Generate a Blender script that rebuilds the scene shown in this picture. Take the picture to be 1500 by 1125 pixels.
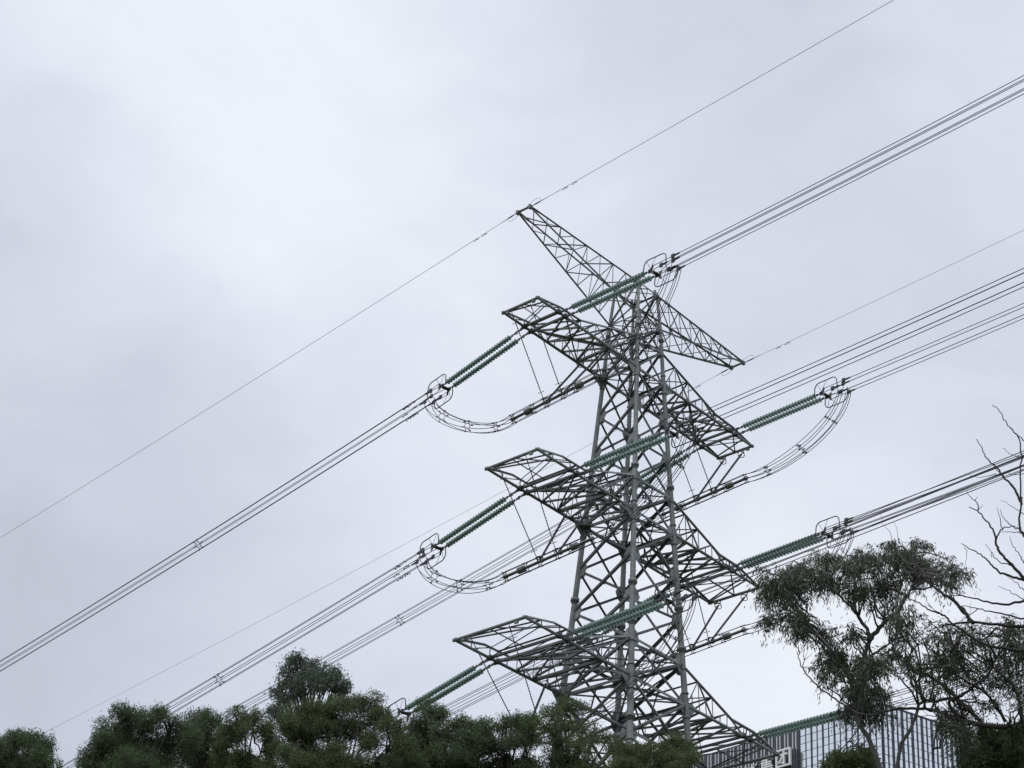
import bpy, math, random
import numpy as np
from mathutils import Vector, Matrix

# ------------------------------------------------------------------ camera, sky, sun, exposure
for _o in list(bpy.data.objects): bpy.data.objects.remove(_o)
SC = bpy.context.scene
COL = SC.collection
S = 1.2                                   # metres per survey unit
CAMZ = 1.6
YAW, PITCH, ROLL, FPX = math.radians(43.372), math.radians(31.741), math.radians(3.775), 3028.19
CAM = np.array([-79.181*S, -65.09*S, CAMZ])
FWD = np.array([math.cos(PITCH)*math.cos(YAW), math.cos(PITCH)*math.sin(YAW), math.sin(PITCH)])
_r = np.array([math.sin(YAW), -math.cos(YAW), 0.0]); _u = np.cross(_r, FWD)
RGT = math.cos(ROLL)*_r + math.sin(ROLL)*_u
UPV = -math.sin(ROLL)*_r + math.cos(ROLL)*_u
cam = bpy.data.cameras.new('camera'); camo = bpy.data.objects.new('camera', cam); COL.objects.link(camo)
cam.sensor_width = 36; cam.lens = FPX/1500*36; cam.clip_start = 0.1; cam.clip_end = 20000
M4 = Matrix(((RGT[0], UPV[0], -FWD[0], CAM[0]), (RGT[1], UPV[1], -FWD[1], CAM[1]), (RGT[2], UPV[2], -FWD[2], CAM[2]), (0, 0, 0, 1)))
camo.matrix_world = M4
SC.camera = camo
SC.view_settings.view_transform = 'Standard'; SC.view_settings.look = 'None'
SC.view_settings.exposure = 0.0; SC.view_settings.gamma = 1.0

def ray(px, py):
    v = FWD + (px-750)/FPX*RGT - (py-562.5)/FPX*UPV
    return v/np.linalg.norm(v)
def at(px, py, h):
    """point seen in that direction at horizontal distance h metres"""
    v = ray(px, py)
    return CAM + v*(h/math.hypot(v[0], v[1]))

SUN_EL, SUN_AZ = math.radians(58), math.radians(185)       # high, behind the cloud
world = bpy.data.worlds.new('World'); SC.world = world; world.use_nodes = True
def build_world():
    nt = world.node_tree; nt.nodes.clear(); N = nt.nodes.new; L = nt.links.new
    out = N('ShaderNodeOutputWorld'); bg = N('ShaderNodeBackground'); L(bg.outputs[0], out.inputs[0])
    sky = N('ShaderNodeTexSky'); sky.sky_type = 'NISHITA'; sky.sun_disc = False
    sky.sun_elevation = SUN_EL; sky.sun_rotation = math.radians(90)-SUN_AZ
    sc = N('ShaderNodeVectorMath'); sc.operation = 'SCALE'; sc.inputs[3].default_value = 0.1; L(sky.outputs[0], sc.inputs[0])
    tc = N('ShaderNodeTexCoord')
    d = tc.outputs['Generated']
    def lobe(px, py, rad, amp):
        v = ray(px, py)
        ds = N('ShaderNodeVectorMath'); ds.operation = 'DISTANCE'; ds.inputs[1].default_value = tuple(v); L(wv.outputs[0], ds.inputs[0])
        mr = N('ShaderNodeMapRange'); mr.interpolation_type = 'SMOOTHERSTEP'
        mr.inputs[1].default_value = 0; mr.inputs[2].default_value = rad; mr.inputs[3].default_value = amp; mr.inputs[4].default_value = 0
        L(ds.outputs['Value'], mr.inputs[0]); return mr.outputs[0]
    # a slow warp so that the cloud patches have ragged shapes
    nw = N('ShaderNodeTexNoise'); nw.inputs['Scale'].default_value = 5.0; nw.inputs['Detail'].default_value = 4; L(d, nw.inputs['Vector'])
    ws = N('ShaderNodeVectorMath'); ws.operation = 'MULTIPLY_ADD'; ws.inputs[1].default_value = (.16, .16, .16); L(nw.outputs['Color'], ws.inputs[0])
    sub = N('ShaderNodeVectorMath'); sub.operation = 'ADD'; sub.inputs[1].default_value = (-.08, -.08, -.08)
    L(d, ws.inputs[2]); L(ws.outputs[0], sub.inputs[0]); wv = sub
    n1 = N('ShaderNodeTexNoise'); n1.inputs['Scale'].default_value = 5.5; n1.inputs['Detail'].default_value = 9; n1.inputs['Roughness'].default_value = .56
    mp = N('ShaderNodeMapping'); mp.inputs['Scale'].default_value = (1, 1, 2.2); L(wv.outputs[0], mp.inputs[0]); L(mp.outputs[0], n1.inputs['Vector'])
    nr = N('ShaderNodeMapRange'); nr.inputs[1].default_value = .3; nr.inputs[2].default_value = .7; nr.inputs[3].default_value = -.115; nr.inputs[4].default_value = .115
    L(n1.outputs[0], nr.inputs[0])
    terms = [nr.outputs[0]]
    for a in LOBES: terms.append(lobe(*a))
    acc = None
    for t in terms:
        if acc is None: acc = t; continue
        m = N('ShaderNodeMath'); m.operation = 'ADD'; L(acc, m.inputs[0]); L(t, m.inputs[1]); acc = m.outputs[0]
    base = N('ShaderNodeMath'); base.operation = 'ADD'; base.inputs[1].default_value = SKY_BASE; L(acc, base.inputs[0])
    ramp = N('ShaderNodeValToRGB')
    e = ramp.color_ramp.elements
    e[0].position = 0.0; e[0].color = (.375, .395, .465, 1)
    e[1].position = 1.0; e[1].color = (.87, .905, .975, 1)
    e2 = ramp.color_ramp.elements.new(.5); e2.color = (.60, .632, .745, 1)
    e3 = ramp.color_ramp.elements.new(.78); e3.color = (.735, .772, .882, 1)
    L(base.outputs[0], ramp.inputs[0])
    mix = N('ShaderNodeMix'); mix.data_type = 'RGBA'; mix.inputs['Factor'].default_value = .97
    L(sc.outputs[0], mix.inputs['A']); L(ramp.outputs[0], mix.inputs['B'])
    L(mix.outputs['Result'], bg.inputs[0]); bg.inputs[1].default_value = 1.0
SKY_BASE = .69
LOBES = [(540, 150, .26, .28), (60, 40, .22, .10), (-200, 650, .26, -.21), (420, 640, .16, -.05), (0, 950, .16, -.15),
         (950, 130, .15, -.13), (1000, 1000, .22, .18), (1250, 900, .18, .12), (1300, 250, .14, -.06), (700, 720, .12, .08), (1500, 60, .12, .08), (300, 420, .12, .05)]
build_world()
sun = bpy.data.lights.new('sun', 'SUN'); suno = bpy.data.objects.new('sun', sun); COL.objects.link(suno)
sun.energy = 1.4; sun.angle = math.radians(20); sun.color = (1, .97, .93)
sd = Vector((math.cos(SUN_EL)*math.cos(SUN_AZ), math.cos(SUN_EL)*math.sin(SUN_AZ), math.sin(SUN_EL)))
suno.rotation_euler = sd.to_track_quat('Z', 'Y').to_euler(); suno.location = (0, 0, 150)

# ------------------------------------------------------------------ materials
MAT = {}
def mat(name, col, rough=.6, metal=0.0, var=.25, scale=6.0, trans=0.0, island=0.0, spec=.5, col2=None, bump=0.0, subs=0.0):
    m = bpy.data.materials.new(name); m.use_nodes = True; nt = m.node_tree; N = nt.nodes.new; L = nt.links.new
    b = nt.nodes['Principled BSDF']
    b.inputs['Roughness'].default_value = rough; b.inputs['Metallic'].default_value = metal
    b.inputs['Transmission Weight'].default_value = trans
    b.inputs['Specular IOR Level'].default_value = spec
    tc = N('ShaderNodeTexCoord')
    no = N('ShaderNodeTexNoise'); no.inputs['Scale'].default_value = scale; no.inputs['Detail'].default_value = 5
    L(tc.outputs['Object'], no.inputs['Vector'])
    mr = N('ShaderNodeMapRange'); mr.inputs[1].default_value = .3; mr.inputs[2].default_value = .7
    L(no.outputs[0], mr.inputs[0])
    c2 = col2 if col2 else tuple(c*(1-var) for c in col)
    c1 = col if col2 else tuple(c*(1+var) for c in col)
    mx = N('ShaderNodeMix'); mx.data_type = 'RGBA'; mx.inputs['A'].default_value = (*c2, 1); mx.inputs['B'].default_value = (*c1, 1)
    if island:
        g = N('ShaderNodeNewGeometry'); ad = N('ShaderNodeMath'); ad.operation = 'MULTIPLY_ADD'; ad.inputs[1].default_value = 1-island
        ml = N('ShaderNodeMath'); ml.operation = 'MULTIPLY'; ml.inputs[1].default_value = island
        L(g.outputs['Random Per Island'], ml.inputs[0]); L(mr.outputs[0], ad.inputs[0]); L(ml.outputs[0], ad.inputs[2]); L(ad.outputs[0], mx.inputs['Factor'])
    else: L(mr.outputs[0], mx.inputs['Factor'])
    if name.startswith('galvanised'):
        oi = N('ShaderNodeObjectInfo'); hr_ = N('ShaderNodeMapRange'); hr_.inputs[3].default_value = .78; hr_.inputs[4].default_value = 1.2; L(oi.outputs['Random'], hr_.inputs[0])
        n2 = N('ShaderNodeTexNoise'); n2.inputs['Scale'].default_value = .35; n2.inputs['Detail'].default_value = 6; L(tc.outputs['Object'], n2.inputs['Vector'])
        rr_ = N('ShaderNodeMapRange'); rr_.inputs[1].default_value = .62; rr_.inputs[2].default_value = .74; rr_.inputs[4].default_value = .3; L(n2.outputs[0], rr_.inputs[0])
        ru = N('ShaderNodeMix'); ru.data_type = 'RGBA'; ru.inputs['B'].default_value = (.12, .075, .05, 1); L(rr_.outputs[0], ru.inputs['Factor']); L(mx.outputs['Result'], ru.inputs['A'])
        vs = N('ShaderNodeVectorMath'); vs.operation = 'SCALE'; L(ru.outputs['Result'], vs.inputs[0]); L(hr_.outputs[0], vs.inputs[3]); L(vs.outputs[0], b.inputs['Base Color'])
    else: L(mx.outputs['Result'], b.inputs['Base Color'])
    if bump:
        bp = N('ShaderNodeBump'); bp.inputs['Strength'].default_value = bump; L(no.outputs[0], bp.inputs['Height']); L(bp.outputs[0], b.inputs['Normal'])
    if subs:                                   # thin leaves let some light through
        tr = N('ShaderNodeBsdfTranslucent'); ms = N('ShaderNodeMixShader'); ms.inputs[0].default_value = subs
        L(mx.outputs['Result'], tr.inputs[0]); L(b.outputs[0], ms.inputs[1]); L(tr.outputs[0], ms.inputs[2])
        L(ms.outputs[0], nt.nodes['Material Output'].inputs[0])
    MAT[name] = m; return m
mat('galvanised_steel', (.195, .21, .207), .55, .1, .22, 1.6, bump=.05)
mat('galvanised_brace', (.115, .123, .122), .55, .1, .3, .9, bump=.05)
mat('dark_fitting', (.075, .08, .085), .5, .3, .2, 9)
mat('conductor_alloy', (.085, .09, .098), .55, .3, .12, .6)
mat('polymer_black', (.045, .045, .05), .45, 0, .15, 12)
mat('green_glass', (.27, .405, .35), .16, 0, .12, 30, trans=.35, spec=.6)
mat('string_core', (.05, .085, .075), .4, .2, .15, 20)
mat('tube_grey', (.16, .155, .15), .5, .3, .25, 4)
mat('glazing', (.80, .845, .86), .06, .92, .05, .05, island=.8)
mat('fin_dark', (.05, .055, .068), .45, .2, .1, .2)
mat('fin_pale', (.46, .47, .49), .45, .2, .1, .2)
mat('wall_dark', (.06, .065, .075), .5, 0, .1, .1)
mat('sign_white', (.8, .8, .8), .4, 0, .06, .5)
mat('bark_dark', (.045, .04, .036), .9, 0, .35, 3, bump=.5)
mat('bark_dead', (.03, .027, .025), .9, 0, .3, 3, bump=.5)
mat('bark_pale', (.115, .112, .104), .85, 0, .35, 2, bump=.4)
mat('leaf_gum', (.08, .103, .05), .42, 0, 0, 1.2, island=.55, col2=(.032, .05, .03), subs=.25)
mat('leaf_shade', (.07, .095, .042), .45, 0, 0, 1.0, island=.55, col2=(.028, .044, .024), subs=.25)  # darker take on leaf_dark: the right canopy's shade is put into the leaf colour
mat('leaf_dark', (.118, .165, .075), .5, 0, 0, .5, island=.5, col2=(.06, .085, .042), subs=.5)
mat('leaf_wattle', (.13, .172, .066), .55, 0, 0, .45, island=.5, col2=(.06, .085, .038), subs=.4)
mat('leaf_grey', (.13, .165, .115), .55, 0, 0, .9, island=.5, col2=(.07, .10, .07), subs=.35)
mat('grass_ground', (.06, .08, .03), .95, 0, 0, .4, col2=(.035, .05, .022), bump=.3)

# ------------------------------------------------------------------ mesh helpers
def nrm(v):
    v = np.asarray(v, float); return v/(np.linalg.norm(v)+1e-12)
class MB:
    def __init__(s): s.v = []; s.f = []; s.sm = []
    def add(s, vs, fs, smooth=False):
        o = len(s.v); s.v += [tuple(map(float, p)) for p in vs]
        s.f += [tuple(i+o for i in f) for f in fs]; s.sm += [smooth]*len(fs)
    def tube(s, pts, r, n=8, closed=False, caps=True):
        pts = np.asarray(pts, float); m = len(pts)
        r = np.full(m, r) if np.isscalar(r) else np.asarray(r, float)
        T = np.zeros_like(pts)
        if closed: T = np.roll(pts, -1, 0)-np.roll(pts, 1, 0)
        else:
            T[1:-1] = pts[2:]-pts[:-2]; T[0] = pts[1]-pts[0]; T[-1] = pts[-1]-pts[-2]
        T /= (np.linalg.norm(T, axis=1)[:, None]+1e-12)
        a = np.array([0, 0, 1.]) if abs(T[0][2]) < .9 else np.array([1., 0, 0])
        U = nrm(np.cross(T[0], a)); vs = []
        ang = np.arange(n)*2*math.pi/n
        for i in range(m):
            U = nrm(U-T[i]*np.dot(U, T[i])); W = np.cross(T[i], U)
            vs += list(pts[i]+r[i]*(np.cos(ang)[:, None]*U+np.sin(ang)[:, None]*W))
        fs = []
        for i in range(m if closed else m-1):
            j = (i+1) % m
            for k in range(n): fs.append((i*n+k, i*n+(k+1) % n, j*n+(k+1) % n, j*n+k))
        s.add(vs, fs, n > 4)
        if caps and not closed:
            o = len(s.v)-len(vs)
            s.f += [tuple(o+k for k in reversed(range(n))), tuple(o+(m-1)*n+k for k in range(n))]; s.sm += [False, False]
    def angle(s, a, b, w, inward=(0, 0, 1), t=None):
        """steel angle (L section) from a to b"""
        a = np.asarray(a, float); b = np.asarray(b, float); T = nrm(b-a); t = t or w*.14
        iv = np.asarray(inward, float); U = iv-T*np.dot(iv, T)
        if np.linalg.norm(U) < 1e-3: U = np.cross(T, [1, .3, .2])
        U = nrm(U); W = np.cross(T, U)
        prof = [(0, 0), (w, 0), (w, t), (t, t), (t, w), (0, w)]
        vs = [p+U*x+W*y-(U+W)*w*.3 for p in (a, b) for x, y in prof]
        fs = [(i, (i+1) % 6, 6+(i+1) % 6, 6+i) for i in range(6)]+[(5, 4, 3, 2, 1, 0), (6, 7, 8, 9, 10, 11)]
        s.add(vs, fs)
    def box(s, c, X, Y, Z):
        c = np.asarray(c, float); X, Y, Z = (np.asarray(q, float) for q in (X, Y, Z))
        vs = [c+i*X+j*Y+k*Z for i in (-1, 1) for j in (-1, 1) for k in (-1, 1)]
        s.add(vs, [(0, 1, 3, 2), (4, 6, 7, 5), (0, 4, 5, 1), (2, 3, 7, 6), (0, 2, 6, 4), (1, 5, 7, 3)])
    def plate(s, pts, nv, t):
        pts = np.asarray(pts, float); nv = nrm(nv)*t/2; n = len(pts)
        s.add(list(pts-nv)+list(pts+nv), [tuple(reversed(range(n))), tuple(range(n, 2*n))]+[(i, (i+1) % n, n+(i+1) % n, n+i) for i in range(n)])
    def lathe(s, c, ax, prof, n=16):
        ax = nrm(ax); a = np.array([0, 0, 1.]) if abs(ax[2]) < .9 else np.array([1., 0, 0])
        U = nrm(np.cross(ax, a)); W = np.cross(ax, U); ang = np.arange(n)*2*math.pi/n
        vs = []
        for h, r in prof: vs += list(np.asarray(c)+ax*h+r*(np.cos(ang)[:, None]*U+np.sin(ang)[:, None]*W))
        m = len(prof)
        fs = [(i*n+k, i*n+(k+1) % n, (i+1)*n+(k+1) % n, (i+1)*n+k) for i in range(m-1) for k in range(n)]
        s.add(vs, fs, True); o = len(s.v)-len(vs)
        s.f += [tuple(o+k for k in reversed(range(n))), tuple(o+(m-1)*n+k for k in range(n))]; s.sm += [False, False]
    def build(s, name, m, parent=None, origin=None):
        org = np.zeros(3)
        if parent is not None: org = np.array(WORLDLOC[parent.name])
        elif origin is not None: org = np.asarray(origin, float)
        me = bpy.data.meshes.new(name); V = np.array(s.v)-org
        me.from_pydata([tuple(p) for p in V], [], s.f); me.polygons.foreach_set('use_smooth', s.sm)
        me.materials.append(MAT[m]); me.update()
        o = bpy.data.objects.new(name, me); COL.objects.link(o)
        if parent is not None: o.parent = parent; WORLDLOC[o.name] = tuple(org)
        else: o.location = org; WORLDLOC[o.name] = tuple(org)
        return o
WORLDLOC = {}
def tag(o, label=None, cat=None, group=None, kind=None):
    if label: o['label'] = label
    if cat: o['category'] = cat
    if group: o['group'] = group
    if kind: o['kind'] = kind
    return o
def empty(name, loc):
    o = bpy.data.objects.new(name, None); COL.objects.link(o); o.location = tuple(loc); o.empty_display_size = .5
    WORLDLOC[o.name] = tuple(map(float, loc)); return o
def P(x, y, z): return np.array([x*S, y*S, z*S+CAMZ])

# ------------------------------------------------------------------ terrain
FH = nrm([FWD[0], FWD[1], 0]); RH = np.array([FH[1], -FH[0], 0])
def sstep(a, b, x):
    t = np.clip((x-a)/(b-a), 0, 1); return t*t*(3-2*t)
def ground_z(x, y):
    p = (x-CAM[0])*FH[0]+(y-CAM[1])*FH[1]
    return np.interp(p, [-1e4, 8, 25, 60, 92, 125, 180, 1e5], [0, 0, 4.5, 17.5, 29, 33.5, 34, 34])+.25*np.sin(x*.11)*np.cos(y*.13)*sstep(8, 30, p)
def make_ground():
    a = np.concatenate([np.linspace(-3000, -300, 10), np.linspace(-250, -60, 10), np.linspace(-50, 160, 85), np.linspace(180, 500, 12), np.linspace(700, 6000, 10)])
    b = np.concatenate([np.linspace(-4000, -300, 10), np.linspace(-240, -90, 8), np.linspace(-80, 80, 60), np.linspace(90, 240, 8), np.linspace(300, 4000, 10)])
    A, B = np.meshgrid(a, b, indexing='ij')
    X = CAM[0]+A*FH[0]+B*RH[0]; Y = CAM[1]+A*FH[1]+B*RH[1]; Z = ground_z(X, Y)
    n, m = len(a), len(b); mb = MB()
    mb.v = [tuple(p) for p in np.stack([X, Y, Z], -1).reshape(-1, 3)]
    mb.f = [(i*m+j, (i+1)*m+j, (i+1)*m+j+1, i*m+j+1) for i in range(n-1) for j in range(m-1)]; mb.sm = [True]*len(mb.f)
    tag(mb.build('ground', 'grass_ground'), kind='structure')
make_ground()

# ------------------------------------------------------------------ transmission tower
ZK = dict(A=63.904, B=54.135, C=43.965); LK = dict(A=10.0, B=9.91, C=10.734); WK = dict(A=1.248, B=1.775, C=2.362)
ZG, LG, WG = 70.339, 10.239, .468
ATT = dict(A=.77, B=.64, C=.655)
KNEE = dict(A=((.58, .48), (.78, .42)), B=((.53, .55), (.75, .53)), C=((.49, .6), (.74, .56)))
ROOTH = dict(A=2.25, B=2.3, C=2.3)
Z0 = (33.4-CAMZ)/S - .3
def half(z):
    return float(np.interp(z, [-10, 0, 43.965, 54.135, 63.904, 67.715, 70.3], [5.35, 4.8, 2.327, 1.763, 1.248, 1.07, .88]))
SXY = [(-1, -1), (-1, 1), (1, 1), (1, -1)]
LEV = [Z0, 31.6, 36.6, 40.8, 43.965, 46.25, 48.85, 51.45, 54.135, 56.4, 58.9, 61.4, 63.904, 66.1, 67.715, 70.19]
def leg_r(z): return float(np.interp(z, [10, 44, 54, 64, 70], [.26, .205, .178, .150, .10]))*1.0
def jp(sx, sy, z): h = half(z); return P(sx*h, sy*h, z)
def make_tower():
    T = empty('transmission_tower', P(0, 0, Z0))
    tag(T, 'tall grey steel lattice tower with tubular legs and six long crossarms, rising behind the trees', 'pylon')
    rnd = random.Random(5)
    for sx, sy in SXY:
        lg = MB(); zs = [Z0-.5]+[z for z in LEV[1:]]+[70.35]
        lg.tube([jp(sx, sy, z) for z in zs], [leg_r(z) for z in zs], 16)
        leg = lg.build('leg', 'galvanised_steel', T)
        ax = nrm(jp(sx, sy, 50)-jp(sx, sy, 40))
        fl = [z+d for z in (41.6, 47.2, 49.6, 57.1, 67.0) for d in (0, )]+[z for z in (40.3, 43.2, 44.6, 46.0, 53.5, 54.7, 56.15, 63.3, 64.5, 65.9, 67.5, 70.15, 36, 31)]
        for z in fl:
            big = z in (41.6, 47.2, 49.6, 57.1, 67.0)
            r = leg_r(z)*(1.55 if big else 1.28); th = .11 if big else .05
            f = MB(); f.lathe(jp(sx, sy, z), ax, [(-th, r*.97), (-th, r), (th, r), (th, r*.97)], 20)
            if big:
                f.lathe(jp(sx, sy, z)-ax*.34, ax, [(0, leg_r(z)*1.03), (.2, leg_r(z)*1.12), (.24, r*.9)], 16)
                for k in range(10):
                    a = k*2*math.pi/10
                    q = jp(sx, sy, z)+np.array([math.cos(a), math.sin(a), 0])*r*.88
                    f.tube([q-ax*.16, q+ax*.16], .022, 5)
            f.build('flange', 'galvanised_steel', leg)
        for i, z in enumerate(LEV[1:], 1):                      # gusset plates reach along both faces
            g = MB(); c = jp(sx, sy, z); r = leg_r(z); hh = .74 if z < 47 else .6 if z < 62 else .42; ww = .55 if z < 62 else .36
            for dv in ((-sx, 0, 0), (0, -sy, 0)):
                dv = np.array(dv, float); nv = np.array([dv[1], dv[0], 0])
                pts = [c+dv*r*.7-ax*hh, c+dv*(r+ww*.55)-ax*hh*.75, c+dv*(r+ww), c+dv*(r+ww*.55)+ax*hh*.75, c+dv*r*.7+ax*hh]
                g.plate(pts, nv, .03)
            g.build('gusset_plate', 'galvanised_steel', leg)
        sb = MB(); z = Z0+2
        k = 0
        while z < 69.5:
            c = jp(sx, sy, z); d = nrm([sx*(1 if k % 2 else -.3), sy*(-.3 if k % 2 else 1), 0])
            sb.tube([c+d*leg_r(z)*.9, c+d*(leg_r(z)+.17)], .012, 4); z += .38; k += 1
        tag(sb.build('step_bolts', 'galvanised_steel', leg), kind='stuff')
    # X bracing, one part to a face and panel
    for i in range(len(LEV)-1):
        z0, z1 = LEV[i], LEV[i+1]
        w = float(np.interp(z0, [15, 44, 62, 70], [.26, .185, .15, .10]))
        for q in range(4):
            a, b = SXY[q], SXY[(q+1) % 4]
            nv = np.array([-(a[0]+b[0])/2., -(a[1]+b[1])/2., 0]); off = nv*.06
            mb = MB()
            def en(p, pq):
                d = nrm(pq-p); return p+d*.15, pq-d*.15
            if z0 < 42 and z0 > 37: f = lambda p0, p1: mb.tube([p0, p1], w*.55, 12)
            else: f = lambda p0, p1: mb.angle(p0, p1, w, nv)
            f(*en(jp(*a, z0)+off, jp(*b, z1)+off)); f(*en(jp(*b, z0)-off, jp(*a, z1)-off))
            mid = (jp(*a, z0)+jp(*b, z1)+jp(*b, z0)+jp(*a, z1))/4
            tdir = nrm(jp(*b, z0)-jp(*a, z0))
            mb.plate([mid+tdir*.2, mid+np.array([0, 0, .2]), mid-tdir*.2, mid-np.array([0, 0, .2])], nv, .03)
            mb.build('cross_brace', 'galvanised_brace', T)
    for z in (43.965, 46.25, 54.135, 56.4, 63.904, 66.1, 67.715, 70.19, 40.8, 36.6):
        w = float(np.interp(z, [40, 62, 70], [.2, .16, .11]))
        for q in range(4):
            a, b = SXY[q], SXY[(q+1) % 4]; mb = MB(); p0, p1 = jp(*a, z), jp(*b, z)
            nv = np.array([-(a[0]+b[0])/2., -(a[1]+b[1])/2., 0])
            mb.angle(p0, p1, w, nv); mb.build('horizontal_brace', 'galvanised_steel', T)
        mb = MB(); mb.angle(jp(-1, -1, z), jp(1, 1, z), w*.6, (0, 0, 1)); mb.angle(jp(-1, 1, z)+[0, 0, .08], jp(1, -1, z)+[0, 0, .08], w*.6, (0, 0, 1))
        ms = [(jp(*SXY[q], z)+jp(*SXY[(q+1) % 4], z))/2 for q in range(4)]
        for q in range(4): mb.angle(ms[q]-[0, 0, .05], ms[(q+1) % 4]-[0, 0, .05], w*.5, (0, 0, 1))
        mb.build('plan_brace', 'galvanised_brace', T)
    # conductor crossarms
    for k in 'ABC':
        for sx in (-1, 1):
            z = ZK[k]; h0 = half(z); Lx = LK[k]; W = WK[k]; lat = MB()
            (t1, k1), (t2, k2) = KNEE[k]; rh = ROOTH[k]
            def bp(t, sy): return P(sx*(h0+(Lx-h0)*t), sy*(h0+(W-h0)*t), z)
            hr = half(z+rh)
            def tp(t, sy):
                h = float(np.interp(t, [0, t1, t2, 1], [rh, k1, k2, 0.06]))
                x0 = hr+(Lx-hr)*t if t < .999 else Lx; x1 = h0+(Lx-h0)*t; m_ = max(0, 1-t/t1)
                y0 = hr+(W-hr)*min(1, t/t1)
                return P(sx*(x1*(1-m_)+(hr+(h0+(Lx-h0)*t-h0))*m_), sy*y0, z+h)
            ta = ATT[k]; dt = .034
            nodes = [0, .14, .28, .43, .58, ta-dt] if k == 'A' else [0, .15, .29, .44, ta-dt]
            w1 = .115; w2 = .085; up = np.array([0, 0, 1.])
            for i in range(len(nodes)-1):                    # bottom plane X, side faces, top plane
                a, b = nodes[i], nodes[i+1]
                lat.angle(bp(a, -1), bp(b, 1), w1, up); lat.angle(bp(b, -1)+[0, 0, .1], bp(a, 1)+[0, 0, .1], w1, up)
                for sy in (-1, 1):
                    inn = np.array([0, -sy, 0.])
                    if i % 2 == 0: lat.angle(bp(a, sy) if i else bp(a+.01, sy), tp(b, sy), w2, inn)
                    else: lat.angle(tp(a, sy), bp(b, sy), w2, inn)
                    lat.angle(bp(b, sy), tp(b, sy), w2*.8, inn)
                    c = (a+b)/2; lat.angle((bp(a, sy)+tp(b, sy))/2 if i % 2 == 0 else (tp(a, sy)+bp(b, sy))/2, bp(c, sy), w2*.6, inn)
                if i % 2 == 0: lat.angle(tp(a, -1), tp(b, 1), w2, -up)
                else: lat.angle(tp(a, 1), tp(b, -1), w2, -up)
                lat.angle(tp(b, -1), tp(b, 1), w2, -up)
            lat.angle(bp(ta-dt, 1)+[0, 0, .12], bp(.28, -1)+[0, 0, .12], .17, up)      # heavy long diagonal
            lat.angle(bp(ta-dt, -1)+[0, 0, .2], bp(.28, 1)+[0, 0, .2], .1, up)
            tipn = [ta+dt, (ta+dt+1)/2+.01, .985]
            for i in range(2):
                a, b = tipn[i], tipn[i+1]
                if i == 0 or k != 'A':
                    lat.angle(bp(a, -1 if i else 1), bp(b, 1 if i else -1), w2, up)
                lat.angle(tp(a, -1 if i else 1), tp(b, 1 if i else -1), w2*.9, -up)
                for sy in (-1, 1):
                    inn = np.array([0, -sy, 0.]); lat.angle(bp(a, sy), tp(a, sy), w2, inn); lat.angle(tp(a, sy), bp(b, sy), w2*.8, inn)
            lat.angle((bp(1, -1)+bp(1, 1))/2, (bp(ta+dt, 1)+bp(ta+dt, -1))/2, w2, up)
            lat.angle((bp(1, -1)+bp(1, 1))/2+up*.06, tp(ta, -1), w2, up)
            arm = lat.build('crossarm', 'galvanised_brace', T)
            for sy in (-1, 1):
                m = MB(); m.tube([bp(0, sy), bp(ta, sy), bp(1.015, sy)], [.105, .1, .085], 12); m.build('bottom_chord', 'galvanised_steel', arm)
                m = MB(); ts = [0, t1, t2, 1]
                for a, b in zip(ts[:-1], ts[1:]): m.angle(tp(a, sy), tp(b, sy), .15, (0, -sy, -.6))
                m.build('top_chord', 'galvanised_steel', arm)
                for d in (-dt, dt):
                    m = MB(); c = bp(ta+d, sy)
                    m.box(c+[0, 0, .02], (.1, 0, 0), (0, .17, 0), (0, 0, .14)); m.plate([c+[-.0, sy*.02, .05], c+[0, sy*.34, -.02], c+[0, sy*.34, -.16], c+[0, sy*.02, -.2]], (1, 0, 0), .05)
                    for e in (-.2, .2): m.plate([c+[e, -.1, -.12], c+[e, .1, -.12], c+[e*.4, .1, .16], c+[e*.4, -.1, .16]], (1, 0, 0), .02)
                    m.build('hanger_plate', 'dark_fitting', arm)
                m = MB(); c = bp(0, sy); dx = np.array([sx, 0, 0.])
                m.plate([c-dx*.15+up*.35, c+dx*1.0+up*.18, c+dx*1.0-up*.16, c+dx*.1-up*.95, c-dx*.1-up*.95], (0, 1, 0), .04); m.plate([c-dx*.1-up*.15+[0, -.05*sy, 0], c+dx*.8-up*.12, c+dx*.2-up*.12+[0, -.8*sy, 0]], (0, 0, 1), .03); m.build('root_plate', 'galvanised_steel', arm)
            m = MB(); m.tube([bp(1, -1)+[0, -.14, 0], bp(1, 1)+[0, .14, 0]], .105, 10)
            for f in (.12, .88):
                c = bp(1, -1)*(1-f)+bp(1, 1)*f; m.box(c-[0, 0, .1], (.06, 0, 0), (0, .13, 0), (0, 0, .12))
            m.build('tip_beam', 'galvanised_steel', arm)
            for t in (.28, ta-dt, ta+dt):
                m = MB(); m.angle(bp(t, -1)-[0, 0, .02], bp(t, 1)-[0, 0, .02], .15 if t > .3 else .18, up); m.build('cross_beam', 'galvanised_brace', arm)
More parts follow.
